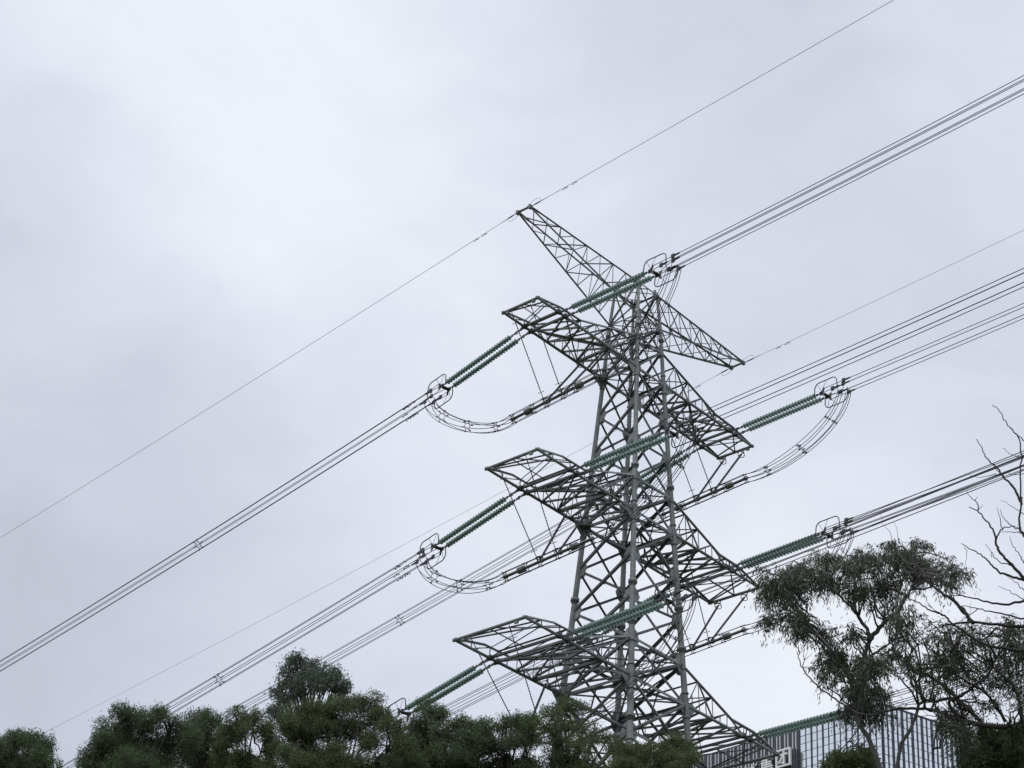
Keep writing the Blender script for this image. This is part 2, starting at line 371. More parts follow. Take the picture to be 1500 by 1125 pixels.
    # earth wire arms at the top
    for sx in (-1, 1):
        lat = MB(); a5 = half(67.715); a6 = half(70.19)
        def bp(t, sy): return P(sx*(a5+(LG-a5)*t), sy*(a5+(WG-a5)*t), 67.715+(ZG-67.715)*t)
        def tp(t, sy): return P(sx*(a6+(LG-a6)*t), sy*(a6+(WG-a6)*t), 70.19+(ZG+.08-70.19)*t)
        ns = np.linspace(0, .97, 9); w = .06
        for i in range(8):
            a, b = ns[i], ns[i+1]
            for sy in (-1, 1):
                inn = (0, -sy, 0)
                lat.angle(bp(b, sy), tp(b, sy), w, inn); lat.angle(tp(a, sy), bp(b, sy), w, inn)
            lat.angle(bp(a, -1 if i % 2 else 1), bp(b, 1 if i % 2 else -1), w, (0, 0, 1));
            lat.angle(tp(a, 1 if i % 2 else -1), tp(b, -1 if i % 2 else 1), w, (0, 0, -1))
        arm = lat.build('earth_wire_arm', 'galvanised_brace', T)
        for sy in (-1, 1):
            m = MB(); m.angle(bp(0, sy), bp(1, sy), .12, (0, -sy, .6)); m.build('bottom_chord', 'galvanised_steel', arm)
            m = MB(); m.angle(tp(0, sy), tp(1, sy), .12, (0, -sy, -.6)); m.build('top_chord', 'galvanised_steel', arm)
        m = MB(); m.tube([bp(1.0, -1)+[0, -.12, .03], bp(1.0, 1)+[0, .12, .03]], .085, 8)
        for sy in (-1, 1): m.box(bp(1, sy), (.12, 0, 0), (0, .1, 0), (0, 0, .14))
        m.build('tip_beam', 'galvanised_steel', arm)
    return T
make_tower()

# ------------------------------------------------------------------ tension insulators
DEL = {-1: math.radians(-7.3), 1: math.radians(8.41)}
LS = 7.409*S-.4
SLOPE = {('A',-1,-1):(-.062,-.095), ('B',-1,-1):(-.053,-.066), ('A',1,-1):(-.054,-.047), ('B',1,-1):(-.045,-.04), ('C',-1,-1):(-.031,-.03), ('C',1,-1):(-.044,-.06),
         ('A',-1,1):(-.038,-.092), ('B',-1,1):(-.071,-.114), ('C',-1,1):(-.057,-.112), ('A',1,1):(-.068,-.094), ('B',1,1):(-.064,-.115), ('C',1,1):(-.062,-.112)}
CURV = {-1: .506e-3/S, 1: .266e-3/S}
LEVEL = dict(A='upper', B='middle', C='lower'); SIDE = {-1: 'left', 1: 'right'}
def attach(k, sx, sy):
    h0 = half(ZK[k]); t = ATT[k]
    return P(sx*(h0+(LK[k]-h0)*t), sy*(h0+(WK[k]-h0)*t), ZK[k])+[0, sy*.3, -.1]
def frame(k, sx, sy, slope):
    v = nrm([math.sin(DEL[sy]), sy*math.cos(DEL[sy]), slope]); y = nrm(np.cross([0, 0, 1], v)); z = np.cross(v, y)
    return v, y, z
def mat3(v, y, z, loc): return Matrix(((v[0], y[0], z[0], loc[0]), (v[1], y[1], z[1], loc[1]), (v[2], y[2], z[2], loc[2]), (0, 0, 0, 1)))
HS = .31
D0, DP, ND = 1.2, .275, 25
def ins_proto():
    root = empty('tension_insulator', (0, 0, 0))
    dm = MB()
    dm.lathe((0, 0, 0), (1, 0, 0), [(-.06, .03), (-.058, .11), (-.036, .172), (-.014, .194), (.004, .197), (.014, .187), (.0, .15), (.022, .13), (.014, .08), (.034, .05)], 18)
    disc0 = None
    for s in (-1, 1):
        m = MB(); y = s*HS
        m.tube([(-.3, y*1.02, 0), (D0-.1, y, 0)], .028, 8)
        for x, r in ((-.05, .075), (.16, .06), (.42, .085), (.62, .06), (.9, .07)): m.box((x, y, 0), (.085, 0, 0), (0, r*.45, 0), (0, 0, r*1.25))
        m.build('link_hardware', 'dark_fitting', root); m = MB()
        m.tube([(D0+ND*DP-.1, y, 0), (LS-.1, y, 0)], .03, 8)
        m.box((LS-.42, y, 0), (.1, 0, 0), (0, .03, 0), (0, 0, .08))
        m.build('end_link', 'dark_fitting', root)
        m = MB()
        for j in range(ND):
            x = D0+j*DP
            m.lathe((x, y, 0), (1, 0, 0), [(-.13, .03), (-.12, .062), (-.05, .066), (-.04, .05)], 10)
        m.tube([(D0-.15, y, 0), (D0+ND*DP, y, 0)], .026, 8)
        st = m.build('insulator_string', 'string_core', root)
        for j in range(ND):
            if disc0 is None: o = dm.build('glass_disc', 'green_glass', st); disc0 = o
            else:
                o = disc0.copy(); COL.objects.link(o); o.parent = st
            o.location = (D0+j*DP, y, 0)
    m = MB()
    m.plate([(LS-.1, -HS-.08, 0), (LS-.1, HS+.08, 0), (LS+.12, HS+.16, 0), (LS+.2, .1, 0), (LS+.2, -.1, 0), (LS+.12, -HS-.16, 0)], (0, 0, 1), .05)
    for s in (-1, 1):
        m.plate([(LS+.1, s*.36, -.2), (LS+.24, s*.42, -.34), (LS+.32, s*.36, -.3), (LS+.24, s*.36, 0), (LS+.32, s*.36, .3), (LS+.24, s*.42, .34), (LS+.1, s*.36, .2)], (0, 1, 0), .04)
        m.box((LS-.05, s*HS, 0), (.12, 0, 0), (0, .06, 0), (0, 0, .12))
    m.build('yoke_plate', 'dark_fitting', root)
    for up in (1, -1):
        m = MB(); pts = []
        x0, x1, hgt, rr = LS-.55, LS+1.45, .84, .40
        def arc(cx, cz, a0, a1): return [(cx+rr*math.cos(a), 0, cz+rr*math.sin(a)) for a in np.linspace(a0, a1, 7)]
        pts = [(x0, 0, -.04)]+arc(x0+rr, hgt-rr, math.pi, math.pi/2)+arc(x1-rr, hgt-rr, math.pi/2, 0)+[(x1+.05, 0, .1), (x1+.0, 0, -.16)]
        pts = [(x+(.25 if up < 0 else 0), yy, zz*up) for x, yy, zz in pts]
        m.tube(pts, .036, 8)
        for xa, za in ((x0+.25, hgt-.12), (LS+.5, hgt)):
            m.tube([(LS+.1, 0, .05*up), (xa+(.25 if up < 0 else 0), 0, za*up)], .016, 6)
        o = m.build('corona_ring', 'dark_fitting', root); o['up'] = up
    return root
def copy_tree(o, parent=None):
    c = o.copy(); COL.objects.link(c)
    if parent is not None: c.parent = parent
    for ch in list(o.children): copy_tree(ch, c)
    return c
PROTO = ins_proto()
first = True
YOKE = {}
for k in 'ABC':
    for sx in (-1, 1):
        for sy in (-1, 1):
            o = PROTO if first else copy_tree(PROTO); first = False
            a = attach(k, sx, sy); v, y, z = frame(k, sx, sy, SLOPE[k, sx, sy][1])
            o.matrix_world = mat3(v, y, z, a)
            for ch in o.children:
                if ch.name.startswith('corona_ring'):
                    up = ch['up']; ch.location = (0, (-sy)*(1 if y[0]*(-sy) != 0 else 1)*0, 0)
                    side = (-1 if y[0] > 0 else 1)*(1 if up > 0 else -1)      # upper ring on the string farther out to the left
                    ch.location = (0, side*(HS+.1), 0)
            YOKE[k, sx, sy] = a+v*(LS+.25)
            side_w = 'to the upper right' if sy < 0 else 'to the lower left'
            tag(o, f'green glass double string pulling {side_w} from the {LEVEL[k]} {SIDE[sx]} crossarm', 'insulator', 'double strings of green glass insulators')
for o in bpy.data.objects:
    if 'up' in o.keys(): del o['up']

# ------------------------------------------------------------------ conductor bundles
RB = .37*S
PHI = {-1: 8, 1: 7}
def hexoff(i, ph): a = math.radians(ph+60*i); return math.cos(a), math.sin(a)
def cpath(k, sx, sy, D):
    s, kk = SLOPE[k, sx, sy][0], CURV[sy]
    return YOKE[k, sx, sy]+np.array([math.sin(DEL[sy])*D, sy*math.cos(DEL[sy])*D, s*D+kk*D*D])
def spacer_mesh(m, c, v, y, z, ph, R, r=.022):
    q = []
    for i in range(6):
        a, b = hexoff(i, ph); q.append(c+(y*a+z*b)*R*.60)
    m.tube(q, r*1.25, 6, closed=True)
    for i in range(6):
        a, b = hexoff(i, ph); e = c+(y*a+z*b)*R
        m.tube([c+(y*a+z*b)*R*.60, e], r*1.15, 6); m.tube([e-v*.09, e+v*.09], r*2.2, 6)
for k in 'ABC':
    for sx in (-1, 1):
        for sy in (-1, 1):
            B = empty('conductor_bundle', YOKE[k, sx, sy])
            far = 'up to the right edge' if sy < 0 else 'down to the left'
            ln = {('A',-1,-1):'topmost bundle of six dark wires crossing the sky to the upper right', ('B',-1,-1):'second bundle of six wires to the right, from behind the upper right crossarm',
                  ('A',1,-1):'six wires rising right from the upper right crossarm string', ('B',1,-1):'six wires rising right from the middle right crossarm string',
                  ('C',-1,-1):'six wires running behind the tower from the lower left crossarm to the right edge', ('C',1,-1):'bundle of six wires from the lower right crossarm, behind the right hand trees',
                  ('A',-1,1):'highest bundle of six wires sloping down to the left edge, with a round spacer', ('B',-1,1):'six wire bundle sloping down left from the middle left crossarm into the treetops',
                  ('C',-1,1):'six wire bundle running left from the lower left crossarm behind the trees', ('A',1,1):'six wire bundle from the upper right crossarm, passing left behind the middle left jumper',
                  ('B',1,1):'six wire bundle from the middle right crossarm, passing left behind the lower left crossarm', ('C',1,1):'six wire bundle from the lower right crossarm, passing left behind the tower base'}[k, sx, sy]
            tag(B, ln, 'power line', 'six wire conductor bundles')
            v, y, z = frame(k, sx, sy, SLOPE[k, sx, sy][0]); ph = PHI[sy]
            Dm = 150 if sy < 0 else 260
            Ds = np.concatenate([np.linspace(2.2, 10, 6), np.linspace(14, Dm, 44)])
            cen = np.array([cpath(k, sx, sy, D) for D in Ds])
            for i in range(6):
                a, b = hexoff(i, ph); off = (y*a+z*b)*RB; st = .85+.42*(i % 3)
                Y0 = YOKE[k, sx, sy]+v*.02
                m = MB(); p1 = Y0+(y*np.sign(a)*.36+z*b*.36)+v*.05; p2 = cpath(k, sx, sy, st)+off; p3 = cpath(k, sx, sy, st+.62)+off
                m.tube([p1, p2], .022, 6); m.tube([p2-v*.1, p2+v*.02, p2+v*.1, p3-v*.06, p3], [.035, .085, .07, .055, .035], 8)
                m.box(p2, v*.12, y*.05, z*.14)
                m.build('strain_clamp', 'dark_fitting', B)
                m = MB(); m.tube(np.vstack([[p3-v*.1], cen+off]), .0235, 6); m.build('conductor', 'conductor_alloy', B)
                if sy > 0:
                    for jd, D in enumerate(((3.6+.35*(i % 2)), ) if i not in (1, 4) else (3.3, 4.1)):
                        c = cpath(k, sx, sy, D)+off-[0, 0, .07]; m = MB()
                        m.box(c+[0, 0, .035], v*.04, y*.025, np.array([0, 0, .07])); m.tube([c-v*.24-[0, 0, .04], c-[0, 0, .02], c+v*.24-[0, 0, .04]], .012, 5)
                        for e in (-.24, .24): m.tube([c+v*(e-.07)-[0, 0, .04], c+v*(e+.07)-[0, 0, .05]], .035, 8)
                        m.build('vibration_damper', 'dark_fitting', B)
            sp0 = {('A', -1): 26.2, ('B', -1): 21.9, ('A', 1): 22.2}.get((k, sx), 24.0)*S if sy > 0 else 46*S
            sps = [sp0+d for d in (0, 55, 110, 165) if sp0+d < Dm-5]
            for D in sps:
                m = MB(); c = cpath(k, sx, sy, D); vv = nrm(cpath(k, sx, sy, D+.5)-c)
                spacer_mesh(m, c, vv, y, np.cross(vv, y), ph, RB); m.build('spacer', 'dark_fitting', B)

# ------------------------------------------------------------------ jumpers and their hangers
XV = dict(A=6.88, B=6.66, C=7.1); DJ = math.radians(6); JH = 3.3*S
def bez(p, n):
    t = np.linspace(0, 1, n)[:, None]
    return (1-t)**3*p[0]+3*(1-t)**2*t*p[1]+3*(1-t)*t*t*p[2]+t**3*p[3]
for k in 'ABC':
    for sx in (-1, 1):
        c0 = P(sx*XV[k], 0, ZK[k]-4.5); ax = np.array([math.sin(DJ), math.cos(DJ), 0.]); pl = nrm(np.cross(ax, [0, 0, 1]))
        J = empty('jumper', c0)
        tag(J, f'rigid grey jumper tube ringed by six looping wires under the {LEVEL[k]} {SIDE[sx]} crossarm', 'jumper', 'jumpers under the crossarms')
        m = MB(); m.tube([c0-ax*JH, c0+ax*JH], .1, 12)
        for t in (-.62, .62): m.lathe(c0+ax*(t*JH)-ax*.16, ax, [(-.1, .1), (-.06, .22), (.42, .22), (.46, .1)], 12)
        for t in (-1, 1): m.lathe(c0+ax*(t*JH)-ax*.16, ax, [(0, .09), (.02, .13), (.3, .13), (.32, .09)], 12)
        m.build('tube', 'tube_grey', J)
        ends = []
        for sg in (1, -1):
            v = frame(k, sx, sg, SLOPE[k, sx, sg][0])[0]
            p0 = c0+ax*sg*JH; p3 = YOKE[k, sx, sg]+v*1.55+[0, 0, -.25]
            if sg > 0: ends.append(bez([p0, p0+ax*sg*1.9*S+[0, 0, -.55*S], p3+[0, 0, -1.75*S]-v*.8, p3], 16))
            else: ends.append(bez([p0, p0+ax*sg*2.4*S+[0, 0, -.55*S], p3+[0, 0, -2.3*S]-v*.3, p3], 16))
        path = np.vstack([ends[0][::-1], [c0+ax*JH*f for f in (.6, .2, -.2, -.6)], ends[1]])
        T = np.gradient(path, axis=0); T /= np.linalg.norm(T, axis=1)[:, None]
        Nn = np.cross(pl, T); Nn /= np.linalg.norm(Nn, axis=1)[:, None]
        R = np.full(len(path), .28*S); R[:12] = np.linspace(.40*S, .30*S, 12); R[-12:] = np.linspace(.30*S, .40*S, 12)
        jit = np.random.default_rng(ord(k)+sx)
        for i in range(6):
            a, b = hexoff(i, 30); w_ = path+R[:, None]*(pl*a+Nn*b)
            bump = np.sin(np.linspace(0, math.pi, 14))[:, None]*jit.normal(0, .09, 3)
            w_[1:15] += bump; w_[-15:-1] += np.sin(np.linspace(0, math.pi, 14))[:, None]*jit.normal(0, .09, 3)
            m = MB(); m.tube(w_, .0235, 6); m.build('jumper_wire', 'conductor_alloy', J)
        idx = [4, 8, 12]+[len(path)-5, len(path)-9, len(path)-13]
        spots = [(path[i], T[i], Nn[i], R[i]) for i in idx]+[(c0+ax*JH*f, ax, np.cross(pl, ax), .28*S) for f in (-1, -.5, -.2, .2, .5, 1)]
        for c, t, n_, r_ in spots:
            m = MB(); spacer_mesh(m, c, t, pl, n_, 30, r_, .02); m.build('spacer', 'dark_fitting', J)
        # V of two thick polymer rods and two thin ones
        h0 = half(ZK[k]); yy = .55*WK[k]
        for sg in (1, -1):
            bot = c0+ax*sg*.70*S
            inner = P(sx*(h0+(LK[k]-h0)*.28), sg*yy, ZK[k])-[0, 0, .1]; tip = P(sx*LK[k], sg*yy, ZK[k])-[0, 0, .12]
            thick, thin = (inner, tip) if sx < 0 else (tip, inner)
            pos = 'farther' if sg > 0 else 'nearer'
            d = nrm(bot-thick); Ln = np.linalg.norm(bot-thick)
            R0 = empty('rod_insulator', thick)
            tag(R0, f'thick black rod, {"left" if sg > 0 else "right"} one of two above the jumper of the {LEVEL[k]} {SIDE[sx]} crossarm', 'insulator', 'thick black rod insulators')
            m = MB(); m.tube([thick, thick+d*.62], .022, 6); m.box(thick+d*.3, d*.08, np.array([.06, 0, 0]), np.array([0, .06, 0])); m.build('end_fitting', 'dark_fitting', R0); m = MB(); m.tube([bot-d*.28, bot], .022, 6); m.build('end_fitting', 'dark_fitting', R0)
            m = MB(); pr = []
            n = 44; l0, l1 = .6, Ln-.28
            for i in range(n):
                x = l0+(l1-l0)*i/n; q = (l1-l0)/n; pr += [(x, .045), (x+q*.45, .085 if i % 2 else .072), (x+q*.55, .085 if i % 2 else .072), (x+q*.7, .045)]
            m.lathe(thick, d, pr, 12); m.build('shed_rod', 'polymer_black', R0)
            for e in (l0+.06, l1-.04):
                u1 = nrm(np.cross(d, [0, 0, 1])); u2 = np.cross(d, u1); m = MB(); cc = thick+d*e
                m.tube([cc+(u1*math.cos(a)+u2*math.sin(a))*.25 for a in np.linspace(0, 2*math.pi, 20, endpoint=False)], .03, 8, closed=True)
                m.tube([cc-u1*.25, cc+u1*.25], .018, 5); m.build('grading_ring', 'tube_grey', R0)
            d = nrm(bot-thin); Ln = np.linalg.norm(bot-thin)
            R1 = empty('hanger_rod', thin)
            tag(R1, f'thin dark rod, {"left" if sg > 0 else "right"} one of two holding the jumper of the {LEVEL[k]} {SIDE[sx]} crossarm', 'insulator', 'thin hanger rods')
            m = MB(); m.tube([thin, bot], .027, 6); pr = []
            for i in range(30):
                x = .9+(Ln-1.7)*i/30; pr += [(x, .028), (x+.03, .046), (x+.05, .046), (x+.08, .028)]
            m.lathe(thin, d, pr, 8); m.box(thin+d*.35, d*.1, np.array([.03, 0, 0]), np.array([0, .03, 0])); m.box(bot-d*.3, d*.1, np.array([.03, 0, 0]), np.array([0, .03, 0]))
            m.build('rod', 'polymer_black', R1)
            for e in (.85, Ln-.75):
                m = MB(); cc = thin+d*e; u1 = nrm(RGT-d*np.dot(RGT, d)); u2 = np.cross(d, u1)
                for u in (u1, u2): m.tube([cc-u*.22+d*.03, cc-u*.2, cc+u*.2, cc+u*.22-d*.05], .022, 5)
                m.build('arcing_horn', 'dark_fitting', R1)

# ------------------------------------------------------------------ earth wires
GSL = {(-1, -1): -.058, (-1, 1): .018, (1, -1): -.031, (1, 1): -.017}; GK = {-1: .152e-3/S, 1: .150e-3/S}
for sx in (-1, 1):
    for sy in (-1, 1):
        p0 = P(sx*LG, sy*WG, ZG)+[0, sy*.15, 0]
        G = empty('earth_wire', p0)
        tag(G, {(-1, -1): 'single thin wire running to the top edge from the upper left arm tip', (-1, 1): 'single thin wire running down left from the upper left arm tip to the left edge',
                (1, -1): 'single thin wire rising to the right edge from the tip of the right top arm', (1, 1): 'single thin wire running left behind the tower from the tip of the right top arm'}[sx, sy], 'wire', 'single earth wires')
        Ds = np.concatenate([[0, .6, 1.2, 3], np.linspace(6, 150 if sy < 0 else 300, 40)])
        f = lambda D: p0+np.array([math.sin(DEL[sy])*D, sy*math.cos(DEL[sy])*D, GSL[sx, sy]*D+GK[sy]*D*D])
        v = nrm(f(1)-f(0))
        m = MB(); m.tube([f(D) for D in Ds], .016 if sx < 0 else .0125, 5); m.build('strand', 'conductor_alloy', G)
        m = MB(); m.tube([f(0), f(.25), f(.3), f(.8), f(.9), f(1.6)], [.03, .03, .045, .045, .024, .018], 8); m.build('strain_clamp', 'dark_fitting', G)
        for D in (3.4, 4.3):
            c = f(D)-[0, 0, .05]; m = MB(); m.box(c, v*.03, np.cross(v, [0, 0, 1])*.02, np.array([0, 0, .06]))
            m.tube([c-v*.2-[0, 0, .06], c+v*.2-[0, 0, .06]], .01, 5)
            for e in (-.2, .2): m.tube([c+v*(e-.06)-[0, 0, .06], c+v*(e+.06)-[0, 0, .06]], .028, 6)
            m.build('vibration_damper', 'dark_fitting', G)
        q0, q1 = f(.9), P(sx*LG, 0, ZG)+[0, sy*.05, .05]
        m = MB(); m.tube(bez([q0, q0+[0, 0, -.5 if sy > 0 else .55], q1+[0, sy*.8, -.6 if sy > 0 else .5], q1], 14), .012, 5); m.build('bonding_lead', 'conductor_alloy', G)

# ------------------------------------------------------------------ glass office building
def build_office():
    cx, cy = 1291, 1030.5
    Dc = 400.0
    C0 = at(cx, cy, Dc); H = C0[2]
    def roof(px, py):
        v = ray(px, py); return CAM+v*((H-CAM[2])/v[2])
    PL = roof(1040, 1105); PR = roof(1440, 1081)
    dl = nrm(PL-C0); dr = nrm(PR-C0)
    base = float(ground_z(C0[0], C0[1]))
    nl = nrm(np.cross(dl, [0, 0, 1])); nr_ = nrm(np.cross(dr, [0, 0, 1]))
    if np.dot(nl, CAM-C0) < 0: nl = -nl
    if np.dot(nr_, CAM-C0) < 0: nr_ = -nr_
    def on(px, py, n_, o=0.0):
        v = ray(px, py); Q = C0+n_*o; return CAM+v*(np.dot(Q-CAM, n_)/np.dot(v, n_))
    def sL(px, py): return float(np.dot(on(px, py, nl)-C0, dl))
    def sR(px, py): return float(np.dot(on(px, py, nr_)-C0, dr))
    sg = sL(1171.5, 1064); sL1 = sL(1020, 1111)*1.12; sR1 = sR(1440, 1081)*1.25
    root = empty('office_building', (C0[0], C0[1], base))
    tag(root, 'tall glass office building with dark vertical fins behind the lower right trees', 'building')
    up = np.array([0, 0, 1.]); zc = base-2
    G0 = np.array([C0[0], C0[1], 0])
    core = MB(); q = [G0-nl*.9-nr_*.9, G0-nr_*.9+dr*sR1-nl*.9*0, G0+dr*sR1+dl*sL1, G0+dl*sL1-nl*.9]
    q[1] = G0+dr*sR1-nr_*.9; q[3] = G0+dl*sL1-nl*.9
    core.v = [tuple(p+up*zc) for p in q]+[tuple(p+up*(H-1.2)) for p in q]
    core.f = [(3, 2, 1, 0), (4, 5, 6, 7)]+[(i, (i+1) % 4, 4+(i+1) % 4, 4+i) for i in range(4)]; core.sm = [False]*6
    core.build('wall', 'wall_dark', root)
    slant = np.linalg.norm(C0-CAM); row = 11.3*slant/FPX/math.cos(math.radians(23.5))
    NR = 16
    rg = random.Random(3)
    def facade(d, n_, s0, s1, ncol, thickalt):
        w = (s1-s0)/ncol
        for i in range(ncol):
            a = s0+i*w; win = MB(); mul = MB()
            for r in range(NR):
                zt = H-.25-r*row; zb = zt-row
                j = [rg.gauss(0, .012) for _ in range(2)]
                c = C0+d*(a+w/2); c[2] = (zt+zb)/2
                nn = nrm(n_+d*j[0]+up*j[1]); X = nrm(d-nn*np.dot(d, nn))*(w*.5-.02); Z = nrm(np.cross(nn, X))*(row*.5-.02)
                win.v += [tuple(c+sx*X+sz*Z-n_*.04) for sx, sz in ((-1, -1), (1, -1), (1, 1), (-1, 1))]
                o = len(win.v)-4; win.f.append((o, o+1, o+2, o+3)); win.sm.append(False)
                q = C0+d*(a+w/2); q[2] = zb; mul.box(q-n_*.03, d*(w*.5), n_*.025, up*.05)
            low = C0+d*(a+w/2); zb = H-.25-NR*row
            win.v += [tuple(low+sx*d*w*.49+up*(zz-H)-n_*.04) for sx, zz in ((-1, base), (1, base), (1, zb), (-1, zb))]; o = len(win.v)-4
            win.f.append((o, o+1, o+2, o+3)); win.sm.append(False)
            wo = win.build('window', 'glazing', root); [mul.box(C0+d*(a+e)-n_*.03+up*(-.25-NR*row*.5), d*.03, n_*.025, up*(NR*row*.5)) for e in (0, w)]; mul.build('window_frame', 'fin_dark', wo)
            f = MB(); thick = (i % 2 == 0); fw = (.10 if thick else .05)*thickalt
            q = C0+d*a; zt = H+.2; q[2] = (zt+base)/2
            f.box(q+n_*(.06 if thick else .03), d*fw, n_*(.13 if thick else .09), up*(zt-base)/2); f.build('fin', 'fin_dark', root)
    facade(dl, nl, 0.12, sg, 14, .95)
    facade(dr, nr_, 0.12, sR1, 26, 1.9)
    # the blind bay of dark and pale fins to the left
    per = (sL(1120, 1084)-sL(1131.4, 1080)); n = int((sL1-sg)/per)+1
    for i in range(n):
        a = sg+i*per
        for fr, wd, mt, pr in ((.0, .34, 'fin_dark', .16), (.36, .15, 'fin_pale', .30), (.54, .17, 'fin_dark', .16), (.76, .15, 'fin_pale', .30)):
            f = MB(); q = C0+dl*(a+per*(fr+wd*.5)); zt = H+.1-(.3 if 'pale' in mt else 0); q[2] = (zt+base)/2
            f.box(q+nl*pr*.3, dl*(per*wd*.5), nl*pr*.6, up*(zt-base)/2); f.build('fin' if 'dark' in mt else 'pale_fin', mt, root)
    f = MB(); f.box(C0+dl*(sL1/2)+up*.0-nl*.45, dl*sL1/2, nl*.5, up*.2); f.box(C0+dr*(sR1/2)+up*.0-nr_*.45, dr*sR1/2, nr_*.5, up*.2); f.build('parapet', 'fin_dark', root)
    # curved roof rail seen over the parapet
    rl = MB(); A, Bq = roof(1150, 1071), roof(1200, 1056)
    ex = Bq-A; inn = -nl
    pts = [A+ex*t+inn*3+up*(.9+1.2*math.sin(math.pi*t)) for t in np.linspace(0, 1, 15)]
    rl.tube(pts, .14, 6); rl.tube([p-up*.9 for p in pts], .08, 6)
    for p in pts[::1]: rl.tube([p, p-up*1.6], .07, 5)
    rl.build('roof_rail', 'fin_dark', root)
    # sign
    org = on(1138, 1123, nl, 2.0); sgn = empty('building_sign', org)
    tag(sgn, 'large pale Chinese characters of the company sign fixed to the glass building', 'sign')
    dxv = -dl
    W_ = float(np.dot(on(1157.5, 1119, nl, 2.0)-on(1138, 1124, nl, 2.0), dxv)); Hh = float((on(1138, 1101, nl, 2.0)-on(1138, 1125, nl, 2.0))[2])
    chars = [(1138, 1125.5, [((0, 0), (0, 1)), ((-.03, 1), (1.03, 1)), ((1, 1), (1, 0)), ((-.03, .03), (1.03, .03)), ((.2, .72), (.8, .72)), ((.56, .9), (.56, .18)), ((.56, .18), (.42, .24)), ((.53, .68), (.2, .25))]),
             (1113.2, 1137, [((.3, 1.02), (.03, .68)), ((.2, .84), (.2, .42)), ((.5, 1.02), (.58, .9)), ((.2, .86), (.92, .86)), ((.2, .71), (.86, .71)), ((.2, .57), (.86, .57)), ((.2, .43), (.97, .43)), ((.54, .86), (.54, .43)),
                             ((.03, .28), (.97, .28)), ((.5, .42), (.5, -.02)), ((.48, .26), (.08, .0)), ((.52, .26), (.94, .0))]),
             (1089.5, 1147, [((.0, .64), (.36, .64)), ((.18, .95), (.18, .22)), ((.0, .16), (.38, .28)), ((.42, .76), (.98, .76)), ((.45, .76), (.36, .03)), ((.66, .98), (.72, .5)), ((.72, .5), (.97, .04)), ((.92, .56), (.58, .05)), ((.8, .98), (.9, .86)), ((.48, .5), (.63, .5)), ((.63, .5), (.6, .24))])]
    for px, py, st in chars:
        o_ = on(px, py, nl, 2.0); m = MB()
        for (x0, y0), (x1, y1) in st:
            a = o_+dxv*W_*x0+up*Hh*y0; b = o_+dxv*W_*x1+up*Hh*y1; e = nrm(b-a); sdv = np.cross(e, nl); wd = Hh*(.052 if len(st) < 10 else .036)
            m.box((a+b)/2+nl*rg.uniform(0, .02), (b-a)/2+e*wd*.5, sdv*wd, nl*.25)
        m.build('character', 'sign_white', sgn)
    m = MB()
    for px, py, _ in chars:
        o_ = on(px, py, nl, 2.0)
        for x in (.25, .75):
            m.box(o_+dxv*W_*x+up*Hh*.5-nl*.95, dxv*.1, up*Hh*.5, nl*.1)
            for yy in (.15, .85): m.box(o_+dxv*W_*x+up*Hh*yy-nl*.6, dxv*.06, up*.06, nl*.6)
    m.build('sign_frame', 'fin_dark', sgn)
    m = MB(); a0 = on(1158.8, 1124, nl, .75); a1 = on(1165.5, 1121, nl, .75); m.box((a0+a1)/2+up*(Hh*.1), (a1-a0)/2, nl*.2, up*Hh*.95); m.build('side_panel', 'wall_dark', sgn)
    for px, py, _ in chars[:2]:
        o_ = on(px, py, nl, .66); m = MB(); m.box(o_+dxv*W_*.5+up*Hh*.5, dxv*W_*.52, nl*.05, up*Hh*.56); m.build('backing_panel', 'wall_dark', sgn)
build_office()

# ------------------------------------------------------------------ trees
def leaf_mesh(name, pos, axis, L, W, m, parent, rng):
    n = len(pos); r = rng.normal(size=(n, 3)); sd_ = np.cross(axis, r); sd_ /= (np.linalg.norm(sd_, axis=1)[:, None]+1e-9)
    L = L*rng.uniform(.65, 1.25, n)[:, None]; W = W*rng.uniform(.7, 1.2, n)[:, None]
    nv = np.cross(axis, sd_)
    V = np.empty((n, 4, 3)); V[:, 0] = pos; V[:, 1] = pos+axis*L*.45+sd_*W*.5+nv*L*.05; V[:, 2] = pos+axis*L; V[:, 3] = pos+axis*L*.45-sd_*W*.5+nv*L*.05
    V = V.reshape(-1, 3)-np.array(WORLDLOC[parent.name])
    me = bpy.data.meshes.new(name); me.vertices.add(4*n); me.vertices.foreach_set('co', V.ravel())
    me.loops.add(4*n); me.loops.foreach_set('vertex_index', np.arange(4*n, dtype=np.int32))
    me.polygons.add(n); me.polygons.foreach_set('loop_start', np.arange(0, 4*n, 4, dtype=np.int32))
    me.materials.append(MAT[m]); me.update(calc_edges=True); me.validate()
    o = bpy.data.objects.new(name, me); COL.objects.link(o); o.parent = parent; return o
def unit(rng, n):
    v = rng.normal(size=(n, 3)); return v/np.linalg.norm(v, axis=1)[:, None]
